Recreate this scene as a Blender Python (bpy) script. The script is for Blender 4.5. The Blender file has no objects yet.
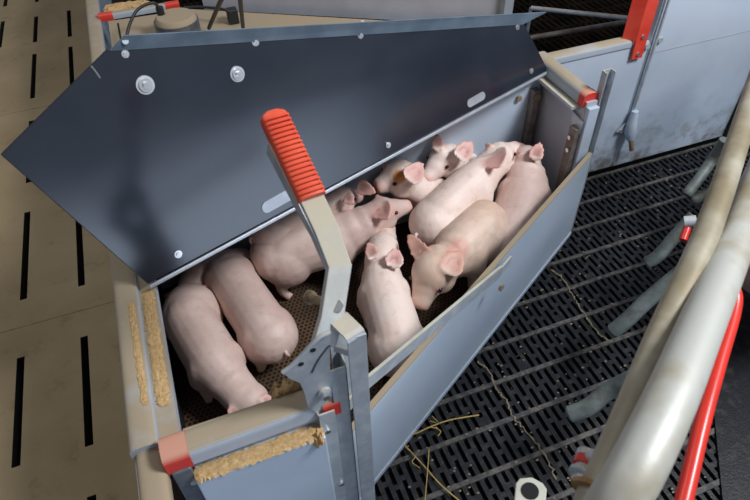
import bpy, bmesh, math, random
from mathutils import Vector, Matrix
import mathutils.noise as mnoise
random.seed(7)
V = Vector
SC = bpy.context.scene
COL = SC.collection

# ------------------------------------------------------------------ camera
RM = ((0.9338128, -0.2669017, 0.2382376), (-0.3570043, -0.6518599, 0.6690490), (-0.0232727, -0.7098184, -0.7040002))
CAM = V((0, 0, 1.7)); FPX = 605.0
cd = bpy.data.cameras.new('camera'); cam = bpy.data.objects.new('camera', cd); COL.objects.link(cam)
cd.sensor_width = 36; cd.lens = FPX / 750 * 36; cd.clip_start = 0.05
m = Matrix([[RM[i][0], -RM[i][1], -RM[i][2], CAM[i]] for i in range(3)] + [[0, 0, 0, 1]])
cam.matrix_world = m
SC.camera = cam
cd.dof.use_dof = True; cd.dof.focus_distance = 1.9; cd.dof.aperture_fstop = 6.3

# ------------------------------------------------------------------ light
w = bpy.data.worlds.new('barn_light'); SC.world = w; w.use_nodes = True
nt = w.node_tree; nt.nodes.clear()
wo = nt.nodes.new('ShaderNodeOutputWorld'); bg = nt.nodes.new('ShaderNodeBackground')
tc = nt.nodes.new('ShaderNodeTexCoord'); sep = nt.nodes.new('ShaderNodeSeparateXYZ'); cr = nt.nodes.new('ShaderNodeValToRGB')
nt.links.new(tc.outputs['Generated'], sep.inputs[0])
mr = nt.nodes.new('ShaderNodeMapRange'); mr.inputs[1].default_value = -1; mr.inputs[2].default_value = 1
nt.links.new(sep.outputs['Z'], mr.inputs[0]); nt.links.new(mr.outputs[0], cr.inputs[0])
e = cr.color_ramp.elements
e[0].position = 0.0; e[0].color = (.03, .035, .045, 1)
e[1].position = 1.0; e[1].color = (.55, .58, .62, 1)
for p, c in ((.47, (.10, .11, .13, 1)), (.54, (.42, .47, .56, 1)), (.62, (.62, .68, .78, 1)), (.75, (.30, .32, .36, 1))):
    k = e.new(p); k.color = c
def wmath(op, a, b=0.0, c=None):
    x = nt.nodes.new('ShaderNodeMath'); x.operation = op
    for i, v in enumerate((a, b)):
        if hasattr(v, 'is_output'): nt.links.new(v, x.inputs[i])
        else: x.inputs[i].default_value = v
    return x.outputs[0]
def wrange(v, a, b):
    x = nt.nodes.new('ShaderNodeMapRange'); x.interpolation_type = 'SMOOTHSTEP'; x.inputs[1].default_value = a; x.inputs[2].default_value = b
    nt.links.new(v, x.inputs[0]); return x.outputs[0]
# bright patch added to the world behind the camera for the lid's reflection
azi = wmath('ADD', wmath('MULTIPLY', sep.outputs['X'], .46), wmath('MULTIPLY', sep.outputs['Y'], -.888))
lid_patch = wmath('MULTIPLY', wrange(azi, .86, .975), wmath('MULTIPLY', wrange(sep.outputs['Z'], -.30, -.12), wrange(sep.outputs['Z'], .10, -.04)))
wadd = nt.nodes.new('ShaderNodeMix'); wadd.data_type = 'RGBA'; wadd.inputs[7].default_value = (5.0, 5.9, 7.4, 1)
nt.links.new(lid_patch, wadd.inputs[0]); nt.links.new(cr.outputs[0], wadd.inputs[6])
nt.links.new(wadd.outputs[2], bg.inputs[0]); bg.inputs[1].default_value = .42
nt.links.new(bg.outputs[0], wo.inputs[0])
def area(name, loc, tgt, sx, sy, power, col):
    d = bpy.data.lights.new(name, 'AREA'); d.shape = 'RECTANGLE'; d.size = sx; d.size_y = sy; d.energy = power; d.color = col
    o = bpy.data.objects.new(name, d); COL.objects.link(o); o.location = loc
    o.rotation_euler = (V(tgt) - V(loc)).to_track_quat('-Z', 'Y').to_euler(); return o
area('window_light', (2.3, -0.2, 3.4), (0.6, 1.3, 0), 1.0, .7, 135, (.93, .96, 1))
area('fill_light', (-0.6, 2.6, 3.6), (0.2, 1.3, 0), 1.6, .8, 16, (1, .97, .92))  # unseen fill lamp added overhead to lift the shadows
SC.view_settings.view_transform = 'Standard'; SC.view_settings.look = 'None'
SC.view_settings.gamma = 1; SC.view_settings.use_curve_mapping = False
SC.view_settings.exposure = 0.18

# ------------------------------------------------------------------ helpers
def ray(x, y):
    c = ((x - 375) / FPX, (y - 250) / FPX, 1.0)
    return V([sum(RM[i][j] * c[j] for j in range(3)) for i in range(3)])
def at(x, y, z):
    r = ray(x, y); return CAM + r * ((z - CAM.z) / r.z)
def atp(x, y, P, n):
    r = ray(x, y); return CAM + r * ((V(P) - CAM).dot(n) / r.dot(n))

def nodes(name):
    mt = bpy.data.materials.new(name); mt.use_nodes = True
    n = mt.node_tree.nodes; return mt, n, mt.node_tree.links, n['Principled BSDF']
def mix(n, l, fac, a, b):
    x = n.new('ShaderNodeMix'); x.data_type = 'RGBA'
    for sock, v in ((x.inputs[0], fac), (x.inputs[6], a), (x.inputs[7], b)):
        if hasattr(v, 'is_output'): l.new(v, sock)
        elif isinstance(v, (int, float)): sock.default_value = v
        else: sock.default_value = (*v, 1) if len(v) == 3 else v
    return x.outputs[2]
def noise(n, l, scale, detail=4, lo=.4, hi=.65, rough=.6, vec=None):
    t = n.new('ShaderNodeTexNoise'); t.inputs['Scale'].default_value = scale; t.inputs['Detail'].default_value = detail
    t.inputs['Roughness'].default_value = rough
    if vec is None:
        c = n.new('ShaderNodeTexCoord'); l.new(c.outputs['Object'], t.inputs['Vector'])
    else: l.new(vec, t.inputs['Vector'])
    r = n.new('ShaderNodeMapRange'); r.inputs[1].default_value = lo; r.inputs[2].default_value = hi
    l.new(t.outputs[0], r.inputs[0]); return r.outputs[0]
def mul(n, l, a, b, op='MULTIPLY'):
    x = n.new('ShaderNodeMath'); x.operation = op
    for i, v in enumerate((a, b)):
        if hasattr(v, 'is_output'): l.new(v, x.inputs[i])
        else: x.inputs[i].default_value = v
    return x.outputs[0]
def bump(n, l, b, h, s=.3, d=.002):
    x = n.new('ShaderNodeBump'); x.inputs['Strength'].default_value = s; x.inputs['Distance'].default_value = d
    l.new(h, x.inputs['Height']); l.new(x.outputs[0], b.inputs['Normal'])
def mat(name, c1, c2=None, scale=8, rough=.5, metal=0, bstr=0, bscale=60, dust=None, dlo=.7, dhi=.95, dnoise=(.2, .6), dscale=10, lo=.4, hi=.65, spec=.5):
    mt, n, l, b = nodes(name)
    col = (*c1, 1)
    if c2: col = mix(n, l, noise(n, l, scale, lo=lo, hi=hi), c1, c2)
    b.inputs['Roughness'].default_value = rough; b.inputs['Metallic'].default_value = metal
    b.inputs['Specular IOR Level'].default_value = spec
    if dust:                       # dust that has settled on upward faces
        g = n.new('ShaderNodeNewGeometry'); s = n.new('ShaderNodeSeparateXYZ'); l.new(g.outputs['True Normal'], s.inputs[0])
        r = n.new('ShaderNodeMapRange'); r.inputs[1].default_value = dlo; r.inputs[2].default_value = dhi
        l.new(s.outputs['Z'], r.inputs[0])
        f = mul(n, l, r.outputs[0], noise(n, l, dscale, 5, *dnoise))
        f = mul(n, l, f, 1.0, 'MINIMUM')
        col = mix(n, l, f, col, dust)
        rr = n.new('ShaderNodeMapRange'); rr.inputs[3].default_value = rough; rr.inputs[4].default_value = .9
        l.new(f, rr.inputs[0]); l.new(rr.outputs[0], b.inputs['Roughness'])
        if metal:
            rr = n.new('ShaderNodeMapRange'); rr.inputs[3].default_value = metal; rr.inputs[4].default_value = 0
            l.new(f, rr.inputs[0]); l.new(rr.outputs[0], b.inputs['Metallic'])
    if hasattr(col, 'is_output'): l.new(col, b.inputs['Base Color'])
    else: b.inputs['Base Color'].default_value = col
    if bstr: bump(n, l, b, noise(n, l, bscale, 4, .2, .8), bstr)
    return mt

TAN = (.34, .275, .19)
M = {}
def concrete():
    mt, n, l, b = nodes('dusty_concrete')
    col = mix(n, l, noise(n, l, 2.2, 6, .35, .7), (.40, .305, .185), (.30, .225, .13))
    col = mix(n, l, mul(n, l, noise(n, l, 9, 8, .56, .74, .75), .75), col, (.17, .12, .065))
    col = mix(n, l, mul(n, l, noise(n, l, 70, 4, .5, .8), .4), col, (.36, .28, .17))
    l.new(col, b.inputs['Base Color']); b.inputs['Roughness'].default_value = .9; b.inputs['Specular IOR Level'].default_value = .2
    bump(n, l, b, noise(n, l, 60, 6, .2, .8), .35, .003); return mt
M['concrete'] = concrete()
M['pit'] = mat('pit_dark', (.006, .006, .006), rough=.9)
M['plastic'] = mat('black_floor_plastic', (.008, .009, .012), (.045, .042, .037), 30, .4, 0, .3, 150, lo=.5, hi=.8, spec=.3)
M['rib'] = mat('dirty_floor_rib', (.022, .022, .024), (.10, .09, .075), 45, .6, 0, .3, 150)
M['beyond'] = mat('shaded_black_floor', (.005, .005, .005), (.018, .012, .008), 5, 1, spec=.0)  # near-black tone carries the shade of the pen beyond the wall
M['pvc'] = mat('grey_pvc_panel', (.42, .50, .60), (.49, .565, .66), 2.2, .30, 0, .04, 30)
def dirty_pvc():
    mt, n, l, b = nodes('grey_pvc_wall_with_dirt')
    col = mix(n, l, noise(n, l, 2.2), (.40, .475, .57), (.48, .55, .64))
    c = n.new('ShaderNodeTexCoord'); sp = n.new('ShaderNodeSeparateXYZ'); l.new(c.outputs['Object'], sp.inputs[0])
    r = n.new('ShaderNodeMapRange'); r.inputs[1].default_value = .30; r.inputs[2].default_value = .0; l.new(sp.outputs['Z'], r.inputs[0])
    f = mul(n, l, r.outputs[0], noise(n, l, 9, 7, .45, .62, .7)); f = mul(n, l, f, .9)
    l.new(mix(n, l, f, col, (.12, .095, .07)), b.inputs['Base Color']); b.inputs['Roughness'].default_value = .32; return mt
M['pvc_wall'] = dirty_pvc()
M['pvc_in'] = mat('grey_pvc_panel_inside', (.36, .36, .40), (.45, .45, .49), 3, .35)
M['cap'] = mat('dusty_grey_cap', (.36, .41, .47), (.42, .46, .52), 5, .45, dust=TAN, dlo=.35, dhi=.8, dnoise=(.05, .5), dscale=7)
M['tan'] = mat('dusty_cover', TAN, (.36, .28, .19), 4, .9, 0, .15, 80, spec=.2)
M['lid'] = mat('dark_laminate', (.009, .013, .022), (.016, .021, .032), 3.0, .17, 0, .015, 9, spec=.8)
M['flange'] = mat('blue_grey_flange', (.10, .14, .185), (.15, .20, .25), 9, .38)
M['alu'] = mat('brushed_aluminium', (.42, .45, .49), (.52, .55, .58), 20, .4, .5, .05, 200)
M['galv'] = mat('galvanised_steel', (.42, .47, .52), (.56, .60, .63), 22, .42, .35, .08, 120, dust=(.47, .41, .30), dlo=.6, dhi=.95, dnoise=(.1, .6), dscale=14)
M['galv_dusty'] = mat('dusty_galvanised_steel', (.42, .47, .52), (.56, .60, .63), 22, .42, .35, .08, 120, dust=(.45, .40, .30), dlo=.35, dhi=.7, dnoise=(.0, .5), dscale=9)
M['galv2'] = mat('worn_galvanised_tube', (.46, .46, .42), (.33, .275, .18), 4.5, .5, .2, .12, 60, lo=.45, hi=.62)
M['galv_brown'] = mat('brown_stained_tube', (.40, .37, .29), (.24, .195, .12), 5, .5, .2, .12, 60, lo=.4, hi=.6)
M['finger'] = mat('dull_grey_pipe', (.14, .165, .16), (.08, .085, .075), 22, .6, .2, .3, 70)
M['steel_dark'] = mat('dark_steel_bracket', (.10, .11, .13), (.17, .18, .20), 25, .45, .4)
M['brown_steel'] = mat('stained_steel', (.15, .12, .10), (.24, .21, .19), 25, .5, .3)
M['bolt'] = mat('zinc_bolt', (.75, .75, .74), rough=.25, metal=.9)
M['old_bolt'] = mat('tarnished_bolt', (.22, .16, .09), (.38, .30, .20), 60, .5, .3)
M['red'] = mat('red_plastic', (.62, .045, .025), (.70, .07, .04), 12, .38)
M['red_dusty'] = mat('dusty_red_plastic', (.60, .04, .03), rough=.45, dust=(.55, .27, .19), dlo=.1, dhi=.8, dnoise=(.1, .45))
M['red_rod'] = mat('red_painted_rod', (.66, .035, .02), (.58, .03, .02), 15, .3)
M['grip'] = mat('orange_red_grip', (.68, .075, .03), (.74, .10, .045), 15, .42)
M['sawdust'] = mat('sawdust', (.50, .31, .13), (.66, .46, .24), 160, .95, 0, 1.0, 400, lo=.35, hi=.65, spec=.1)
M['straw'] = mat('straw', (.55, .38, .10), (.42, .28, .08), 50, .7)
M['dirt'] = mat('dried_dirt', (.16, .13, .09), (.26, .21, .15), 60, .95, 0, .6, 200)
M['rubber'] = mat('black_rubber', (.015, .015, .017), rough=.5)
M['cream'] = mat('cream_plate', (.47, .47, .40), (.40, .39, .33), 20, .5)
M['darkboard'] = mat('black_lining_board', (.012, .012, .015), (.02, .02, .022), 9, .5)  # black tone stands in for the shade under the left ledge
M['rust'] = mat('rusty_weld', (.30, .15, .04), (.40, .30, .18), 40, .7, .2, .3, 150)
# honeycomb heat mat
def honey():
    mt, n, l, b = nodes('brown_perforated_mat')
    c = n.new('ShaderNodeTexCoord'); s = n.new('ShaderNodeSeparateXYZ'); l.new(c.outputs['Object'], s.inputs[0])
    P = .016
    def cell(off):
        x = mul(n, l, mul(n, l, s.outputs['X'], 1 / P), off, 'ADD'); y = mul(n, l, mul(n, l, s.outputs['Y'], 1 / (P * 1.732)), off, 'ADD')
        fx = mul(n, l, mul(n, l, x, 1, 'FLOORED_MODULO') if False else mul(n, l, x, 1.0, 'WRAP') if False else x, 1.0, 'FLOORED_MODULO')
        fy = mul(n, l, y, 1.0, 'FLOORED_MODULO')
        dx = mul(n, l, fx, .5, 'SUBTRACT'); dy = mul(n, l, mul(n, l, fy, .5, 'SUBTRACT'), 1.732)
        return mul(n, l, mul(n, l, mul(n, l, dx, dx), mul(n, l, dy, dy), 'ADD'), .5, 'POWER')
    d = mul(n, l, cell(0.0), cell(0.5), 'MINIMUM')
    r = n.new('ShaderNodeMapRange'); r.inputs[1].default_value = .27; r.inputs[2].default_value = .36; l.new(d, r.inputs[0])
    base = mix(n, l, noise(n, l, 8), (.12, .062, .026), (.045, .025, .013))
    l.new(mix(n, l, r.outputs[0], (.01, .007, .005), base), b.inputs['Base Color'])
    bump(n, l, b, r.outputs[0], .8, .004); b.inputs['Roughness'].default_value = .6
    return mt
M['mat'] = honey()
def skin(name, c, c2, pink):
    mt, n, l, b = nodes(name)
    a = n.new('ShaderNodeAttribute'); a.attribute_name = 'marks'; s = n.new('ShaderNodeSeparateColor'); l.new(a.outputs['Color'], s.inputs[0])
    col = mix(n, l, noise(n, l, 7, 5, .42, .68), c, c2)
    col = mix(n, l, mul(n, l, noise(n, l, 30, 6, .55, .75), .35), col, (.36, .22, .15))
    col = mix(n, l, s.outputs[0], col, pink)
    col = mix(n, l, s.outputs[1], col, (.05, .02, .015))
    col = mix(n, l, s.outputs[2], col, (.62, .26, .07))
    l.new(col, b.inputs['Base Color']); b.inputs['Roughness'].default_value = .5
    b.inputs['Subsurface Weight'].default_value = .18; b.inputs['Subsurface Radius'].default_value = (.02, .008, .005); b.inputs['Subsurface Scale'].default_value = .5
    # short bristles: stretched fine noise
    h = mul(n, l, mul(n, l, noise(n, l, 260, 3, .3, .7), .25), noise(n, l, 22, 5, .2, .8), 'ADD')
    bump(n, l, b, h, .28, .004)
    return mt
PINK = (.70, .36, .31)
M['skin'] = skin('piglet_skin', (.68, .51, .45), (.58, .41, .36), PINK)
M['skin_white'] = skin('white_piglet_skin', (.82, .68, .61), (.76, .58, .50), PINK)
M['skin_tan'] = skin('tan_piglet_skin', (.70, .53, .43), (.54, .36, .26), (.62, .32, .25))  # heat-lamp warmth put into the skin colour
M['skin_sow'] = skin('sow_skin', (.48, .29, .24), (.38, .22, .18), PINK)
M['eye'] = mat('dark_eye', (.012, .008, .008), rough=.1)

class MB:
    def __init__(s): s.bm = bmesh.new()
    def hexa(s, p):
        v = [s.bm.verts.new(q) for q in p]
        for f in ((0, 3, 2, 1), (4, 5, 6, 7), (0, 1, 5, 4), (1, 2, 6, 5), (2, 3, 7, 6), (3, 0, 4, 7)): s.bm.faces.new([v[i] for i in f])
        return s
    def box(s, a, b):
        x0, y0, z0 = a; x1, y1, z1 = b
        return s.hexa([(x0, y0, z0), (x1, y0, z0), (x1, y1, z0), (x0, y1, z0), (x0, y0, z1), (x1, y0, z1), (x1, y1, z1), (x0, y1, z1)])
    def bar(s, p, q, w, h, up=(0, 0, 1)):
        p = V(p); q = V(q); t = (q - p).normalized(); sd = t.cross(V(up)).normalized(); u = sd.cross(t)
        r = []
        for c in (p, q):
            for a, b in ((-1, -1), (1, -1), (1, 1), (-1, 1)): r.append(c + sd * a * w / 2 + u * b * h / 2)
        return s.hexa(r)
    def prism(s, pts, d):
        d = V(d); a = [s.bm.verts.new(V(p)) for p in pts]; b = [s.bm.verts.new(V(p) + d) for p in pts]
        s.bm.faces.new(a[::-1]); s.bm.faces.new(b); n = len(a)
        for i in range(n): s.bm.faces.new((a[i], a[(i + 1) % n], b[(i + 1) % n], b[i]))
        return s
    def sweep(s, path, prof, up=(0, 0, 1), scales=None, closed_ends=True):
        path = [V(p) for p in path]; rings = []
        side0 = None
        for i, p in enumerate(path):
            t = (path[min(i + 1, len(path) - 1)] - path[max(i - 1, 0)]).normalized()
            sd = t.cross(V(up))
            if sd.length < 1e-3: sd = side0 or V((1, 0, 0))
            sd.normalize()
            if side0 and sd.dot(side0) < 0: sd = -sd
            side0 = sd; u = sd.cross(t); k = scales[i] if scales else 1
            if 0 < i < len(path) - 1:   # mitre
                a = (path[i] - path[i - 1]).normalized(); c = max(.6, a.dot(t))
            rings.append([s.bm.verts.new(p + sd * a_ * k + u * b_ * k) for a_, b_ in prof])
        n = len(prof)
        for r0, r1 in zip(rings, rings[1:]):
            for i in range(n): s.bm.faces.new((r0[i], r0[(i + 1) % n], r1[(i + 1) % n], r1[i]))
        if closed_ends: s.bm.faces.new(rings[0][::-1]); s.bm.faces.new(rings[-1])
        return s
    def tube(s, path, r, n=14, scales=None, up=(0, 0, 1)):
        return s.sweep(path, [(r * math.cos(2 * math.pi * i / n), r * math.sin(2 * math.pi * i / n)) for i in range(n)], up, scales)
    def cyl(s, p, axis, r, h, n=16):
        p = V(p); axis = V(axis).normalized(); up = (0, 0, 1) if abs(axis.z) < .9 else (0, 1, 0)
        return s.tube([p, p + axis * h], r, n, up=up)
    def build(s, name, material, parent=None, smooth=False, bevel=0, seg=2, subsurf=0):
        bmesh.ops.recalc_face_normals(s.bm, faces=s.bm.faces)
        me = bpy.data.meshes.new(name); s.bm.to_mesh(me); s.bm.free()
        o = bpy.data.objects.new(name, me); COL.objects.link(o); me.materials.append(material)
        if parent: o.parent = parent; o.matrix_parent_inverse = Matrix.Translation(parent.location).inverted()
        if bevel:
            b = o.modifiers.new('bevel', 'BEVEL'); b.width = bevel; b.segments = seg; b.limit_method = 'ANGLE'; b.angle_limit = .6
        if subsurf:
            b = o.modifiers.new('sub', 'SUBSURF'); b.levels = b.render_levels = subsurf
        if smooth:
            for p in me.polygons: p.use_smooth = True
            try: me.set_sharp_from_angle(angle=.7)
            except Exception: pass
        return o
def thing(name, label, cat, loc, group=None):
    o = bpy.data.objects.new(name, None); COL.objects.link(o); o.location = loc
    o.empty_display_size = .05; return tag(o, label, cat, group)
def tag(o, label, cat, group=None, kind=None):
    o['label'] = label; o['category'] = cat
    if group: o['group'] = group
    if kind: o['kind'] = kind
    return o
def struct(o, label=None):
    o['kind'] = 'structure'
    if label: o['label'] = label; o['category'] = o.name.split('_')[0]
    return o
def catmull(P, n=8):
    P = [V(p) for p in P]; out = []
    for i in range(len(P) - 1):
        a = P[max(i - 1, 0)]; b = P[i]; c = P[i + 1]; d = P[min(i + 2, len(P) - 1)]
        for k in range(n):
            t = k / n
            out.append(.5 * ((2 * b) + (c - a) * t + (2 * a - 5 * b + 4 * c - d) * t * t + (3 * b - a - 3 * c + d) * t ** 3))
    out.append(P[-1]); return out
def capprof(w, h):   # rounded top cap profile (side, up), bottom open shape
    p = [(-w / 2, -h)]
    for i in range(13):
        a = math.pi - math.pi * i / 12
        p.append((w / 2 * math.copysign(abs(math.cos(a)) ** .7, math.cos(a)), h * .9 * (abs(math.sin(a)) ** .7)))
    p.append((w / 2, -h)); return p

# ------------------------------------------------------------------ floors
def holed_floor(name, x0, x1, y0, y1, holes, th, material):
    xs = sorted({x0, x1, *[h[0] for h in holes], *[h[1] for h in holes]}); ys = sorted({y0, y1, *[h[2] for h in holes], *[h[3] for h in holes]})
    xs = [x for x in xs if x0 <= x <= x1]; ys = [y for y in ys if y0 <= y <= y1]
    bm = bmesh.new(); vv = {}
    def g(i, j):
        if (i, j) not in vv: vv[i, j] = bm.verts.new((xs[i], ys[j], 0))
        return vv[i, j]
    for i in range(len(xs) - 1):
        for j in range(len(ys) - 1):
            cx = (xs[i] + xs[i + 1]) / 2; cy = (ys[j] + ys[j + 1]) / 2
            if any(h[0] < cx < h[1] and h[2] < cy < h[3] for h in holes): continue
            bm.faces.new((g(i, j), g(i + 1, j), g(i + 1, j + 1), g(i, j + 1)))
    r = bmesh.ops.extrude_face_region(bm, geom=bm.faces[:])
    bmesh.ops.translate(bm, vec=(0, 0, -th), verts=[v for v in r['geom'] if isinstance(v, bmesh.types.BMVert)])
    bmesh.ops.recalc_face_normals(bm, faces=bm.faces)
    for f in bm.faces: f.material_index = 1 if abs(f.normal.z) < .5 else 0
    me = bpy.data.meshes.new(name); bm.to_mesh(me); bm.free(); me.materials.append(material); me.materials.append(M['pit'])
    o = bpy.data.objects.new(name, me); COL.objects.link(o); return o
SL = [(-.3, .14), (.42, .99), (1.155, 1.60), (1.86, 2.42), (2.62, 3.2), (3.42, 4.0), (4.15, 4.58), (4.82, 5.3), (5.5, 6.0)]
holes = []
for k in range(12):
    c = -.533 - .208 * k
    for a, b in SL: holes.append((c - .0125, c + .0125, a + .01 * (k % 3), b - .012 * (k % 2)))
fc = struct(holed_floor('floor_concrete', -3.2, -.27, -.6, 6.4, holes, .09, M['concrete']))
sm = MB()
for v_ in (1.73, 3.31, .28): sm.box((-3.2, v_ - .0015, -.002), (-.27, v_ + .0015, .0008))
sm.build('seam', M['dirt'], fc)
struct(MB().box((-3.4, -.8, -.62), (5.2, 6.6, -.60)).build('floor_pit', M['pit']))

# black slatted floor: ribs across, bars along, staggered bridges
RIB = .1305; RV0 = .893; BP = .0275
u0, u1 = .0, 3.7; v0, v1 = .10, 1.70
fb = MB()
k0 = math.ceil((v0 - RV0) / RIB); ribs = []
k = k0
while RV0 + k * RIB < v1 + .02: ribs.append(RV0 + k * RIB); k += 1
nb = int((u1 - u0) / BP)
for i in range(nb):
    u = u0 + i * BP
    fb.box((u - .0072, ribs[0], -.028), (u + .0072, ribs[-1], 0))
    for r in ribs[:-1]:
        c = r + RIB * (.62 if i % 2 else .36)
        if i % 5 == 0: c = r + RIB * .47
        fb.box((u + .0072, c - .008, -.028), (u + BP - .0072, c + .008, -.001))
        if (i * 7 + int(r * 100)) % 23 == 0: fb.box((u + .0072, r, -.028), (u + BP - .0072, r + RIB * .5, -.001))
fs = struct(fb.build('floor_slatted', M['plastic']))
for r in ribs: MB().box((u0, r - .0075, -.03), (u1, r + .0075, .0025)).build('rib', M['rib'], fs)

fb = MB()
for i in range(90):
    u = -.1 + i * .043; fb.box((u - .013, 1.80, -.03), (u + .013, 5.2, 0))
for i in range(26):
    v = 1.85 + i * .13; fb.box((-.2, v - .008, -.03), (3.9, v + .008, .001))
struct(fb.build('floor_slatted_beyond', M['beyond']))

pl_ = [at(x, y, .003) for x, y in ((708, 318), (712, 400), (724, 520), (900, 520), (900, 200), (752, 200))]
struct(MB().prism(pl_, (0, 0, .006)).build('floor_solid_plate', M['plastic']))

# ------------------------------------------------------------------ pen walls
ZC = .60
wl = struct(MB().box((-.270, -.5, 0), (-.248, 5.5, ZC - .03)).build('wall_left', M['pvc']))
MB().sweep([(-.2465, .705, ZC - .014), (-.2465, 2.35, ZC - .014), (-.2465, 5.5, ZC - .014)], capprof(.056, .016)).build('cap', M['cap'], wl, True)
MB().sweep([(-.240, -.5, ZC - .03), (-.240, .712, ZC - .03)], capprof(.056, .018)).build('cap', M['tan'], wl, True)
wb = struct(MB().box((-.212, 1.715, 0), (1.77, 1.755, ZC)).build('wall_back', M['pvc_wall']))
MB().sweep([(1.22, 1.735, ZC + .01), (1.68, 1.735, ZC + .01)], capprof(.05, .016)).build('cap', M['cap'], wb, True)
wt = struct(MB().box((1.77, 1.712, 0), (3.9, 1.757, 1.25)).build('wall_back_tall', M['pvc_wall']))
MB().box((1.772, 1.711, .545), (3.9, 1.713, .548)).build('seam', M['pvc_in'], wt)

# red angle on the tall wall
ra = thing('corner_angle', 'bright red plastic angle edging bolted upright where low wall meets tall wall', 'edging', (1.70, 1.70, .53))
MB().prism([(1.690, 1.700, .545), (1.737, 1.700, .545), (1.737, 1.700, 1.24), (1.680, 1.700, 1.24), (1.685, 1.700, .62)], (0, .008, 0)).build('front_face', M['red'], ra)
MB().prism([(1.685, 1.700, .62), (1.648, 1.735, .62), (1.640, 1.735, 1.24), (1.680, 1.700, 1.24)], (.002, .005, 0)).build('side_face', M['red'], ra)
for z in (.565, .635): MB().cyl((1.712, 1.702, z), (0, -1, 0), .008, .006).build('bolt', M['bolt'], ra, True)

# drinker pipe on the wall
dr = thing('drinker_pipe', 'thin grey water pipe with flared drinker nipple on the blue-grey wall', 'water pipe', (1.78, 1.68, .25))
MB().tube([(1.782, 1.695, 1.24), (1.782, 1.700, .28)], .006).build('pipe', M['galv'], dr, True)
MB().tube([(1.782, 1.69, .30), (1.783, 1.688, .25), (1.785, 1.683, .20), (1.79, 1.675, .165)], .028, 18, [.5, .75, 1.0, .55]).build('flared_fitting', M['pvc'], dr, True)
MB().prism([(1.73, 1.708, .20), (1.76, 1.708, .235), (1.80, 1.708, .24), (1.83, 1.708, .225), (1.80, 1.708, .17)], (0, -.006, 0)).build('mounting_plate', M['galv'], dr)
MB().tube([(1.79, 1.677, .17), (1.797, 1.668, .145), (1.803, 1.66, .115)], .011).build('nipple', M['old_bolt'], dr, True)
for p in ((1.742, 1.703, .205), (1.815, 1.703, .225)): MB().cyl(p, (0, -1, 0), .008, .006).build('bolt', M['bolt'], dr, True)
for p in ((1.755, 1.69, .585), (1.81, 1.69, .60)): MB().cyl((p[0], 1.712, p[2]), (0, -1, 0), .011, .01).build('washer', M['galv'], dr, True)

# ------------------------------------------------------------------ nest box
nest = thing('piglet_nest', 'grey-panelled piglet nest box in the pen corner, packed with piglets', 'nest box', (.5, 1.2, 0))
NF = .03
fl = [(-.245, .70), (.16, .70), (1.30, 1.40), (1.30, 1.71), (-.245, 1.71)]
MB().prism([(u, v, 0.002) for u, v in fl], (0, 0, NF - .002)).build('floor_mat', M['mat'], nest)
# left side panel, ledge and a black sheet for the shadow gap
MB().box((-.250, .712, .545), (-.178, 1.30, .575)).build('side_panel', M['cap'], nest)
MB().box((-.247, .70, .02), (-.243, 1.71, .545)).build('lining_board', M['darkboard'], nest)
MB().box((-.250, 1.30, .545), (-.178, 1.71, .575)).build('side_panel', M['pvc_in'], nest)
MB().box((-.243, 1.693, .02), (1.28, 1.712, .575)).build('back_panel', M['pvc'], nest)
# front wall
MB().box((-.200, .660, .0), (.125, .698, .59)).build('front_panel', M['pvc'], nest)
# stepped lower face with ledge that holds sawdust
MB().box((-.166, .620, .0), (.10, .662, .548)).build('front_ledge', M['pvc'], nest, bevel=.003)
MB().box((-.168, .700, .02), (.12, .722, .590)).build('inner_ledge', M['tan'], nest)
rail = MB().sweep([(-.162, .676, .598), (.108, .682, .598)], capprof(.057, .026)).build('front_cap', M['cap'], nest, True)
MB().sweep([(-.212, .675, .598), (-.162, .676, .598)], capprof(.061, .028)).build('end_plug', M['red_dusty'], nest, True)
MB().sweep([(.108, .680, .598), (.145, .680, .598)], capprof(.061, .028)).build('end_plug', M['red_dusty'], nest, True)
MB().box((-.205, .640, .1), (-.168, .655, .575)).build('corner_bracket', M['steel_dark'], nest, bevel=.003)
MB().cyl((-.172, .640, .53), (0, -1, 0), .008, .008).build('bolt', M['bolt'], nest, True)
# end wall
MB().box((1.285, 1.43, 0), (1.328, 1.715, .60)).build('end_panel', M['pvc_in'], nest)
MB().sweep([(1.306, 1.470, .605), (1.306, 1.765, .605)], capprof(.056, .024)).build('end_cap', M['cap'], nest, True)
MB().sweep([(1.306, 1.440, .605), (1.306, 1.470, .605)], capprof(.060, .026)).build('end_plug', M['red_dusty'], nest, True)
MB().box((1.285, 1.412, .0), (1.328, 1.430, .585)).build('end_post', M['pvc'], nest, bevel=.003)
MB().box((1.262, 1.425, .02), (1.285, 1.462, .50)).build('corner_bracket', M['brown_steel'], nest)
MB().prism([(1.25, 1.46, .565), (1.285, 1.46, .56), (1.285, 1.70, .56), (1.25, 1.70, .565)], (0, 0, .012)).build('lid_stop', M['galv'], nest)
MB().prism([(1.283, 1.42, .53), (1.283, 1.50, .545), (1.283, 1.43, .43)], (-.006, 0, 0)).build('gusset', M['alu'], nest)
MB().box((1.235, 1.66, .25), (1.265, 1.692, .53)).build('back_strap', M['brown_steel'], nest, bevel=.003)
for p in ((1.25, 1.658, .51), (1.25, 1.658, .27), (1.19, 1.69, .50)): MB().cyl(p, (0, -1, 0), .011, .008).build('bolt', M['old_bolt'], nest, True)
for p in ((1.261, 1.445, .46), (1.261, 1.445, .15), (1.261, 1.44, .41)): MB().cyl(p, (-1, 0, 0), .008, .006).build('bolt', M['bolt'], nest, True)
MB().prism([(-.19, 1.18, .588), (.0, 1.245, .588), (1.26, 1.70, .588), (1.26, 1.75, .588), (-.19, 1.75, .588)], (0, 0, .01)).build('fixed_cover', M['lid'], nest)

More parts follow.
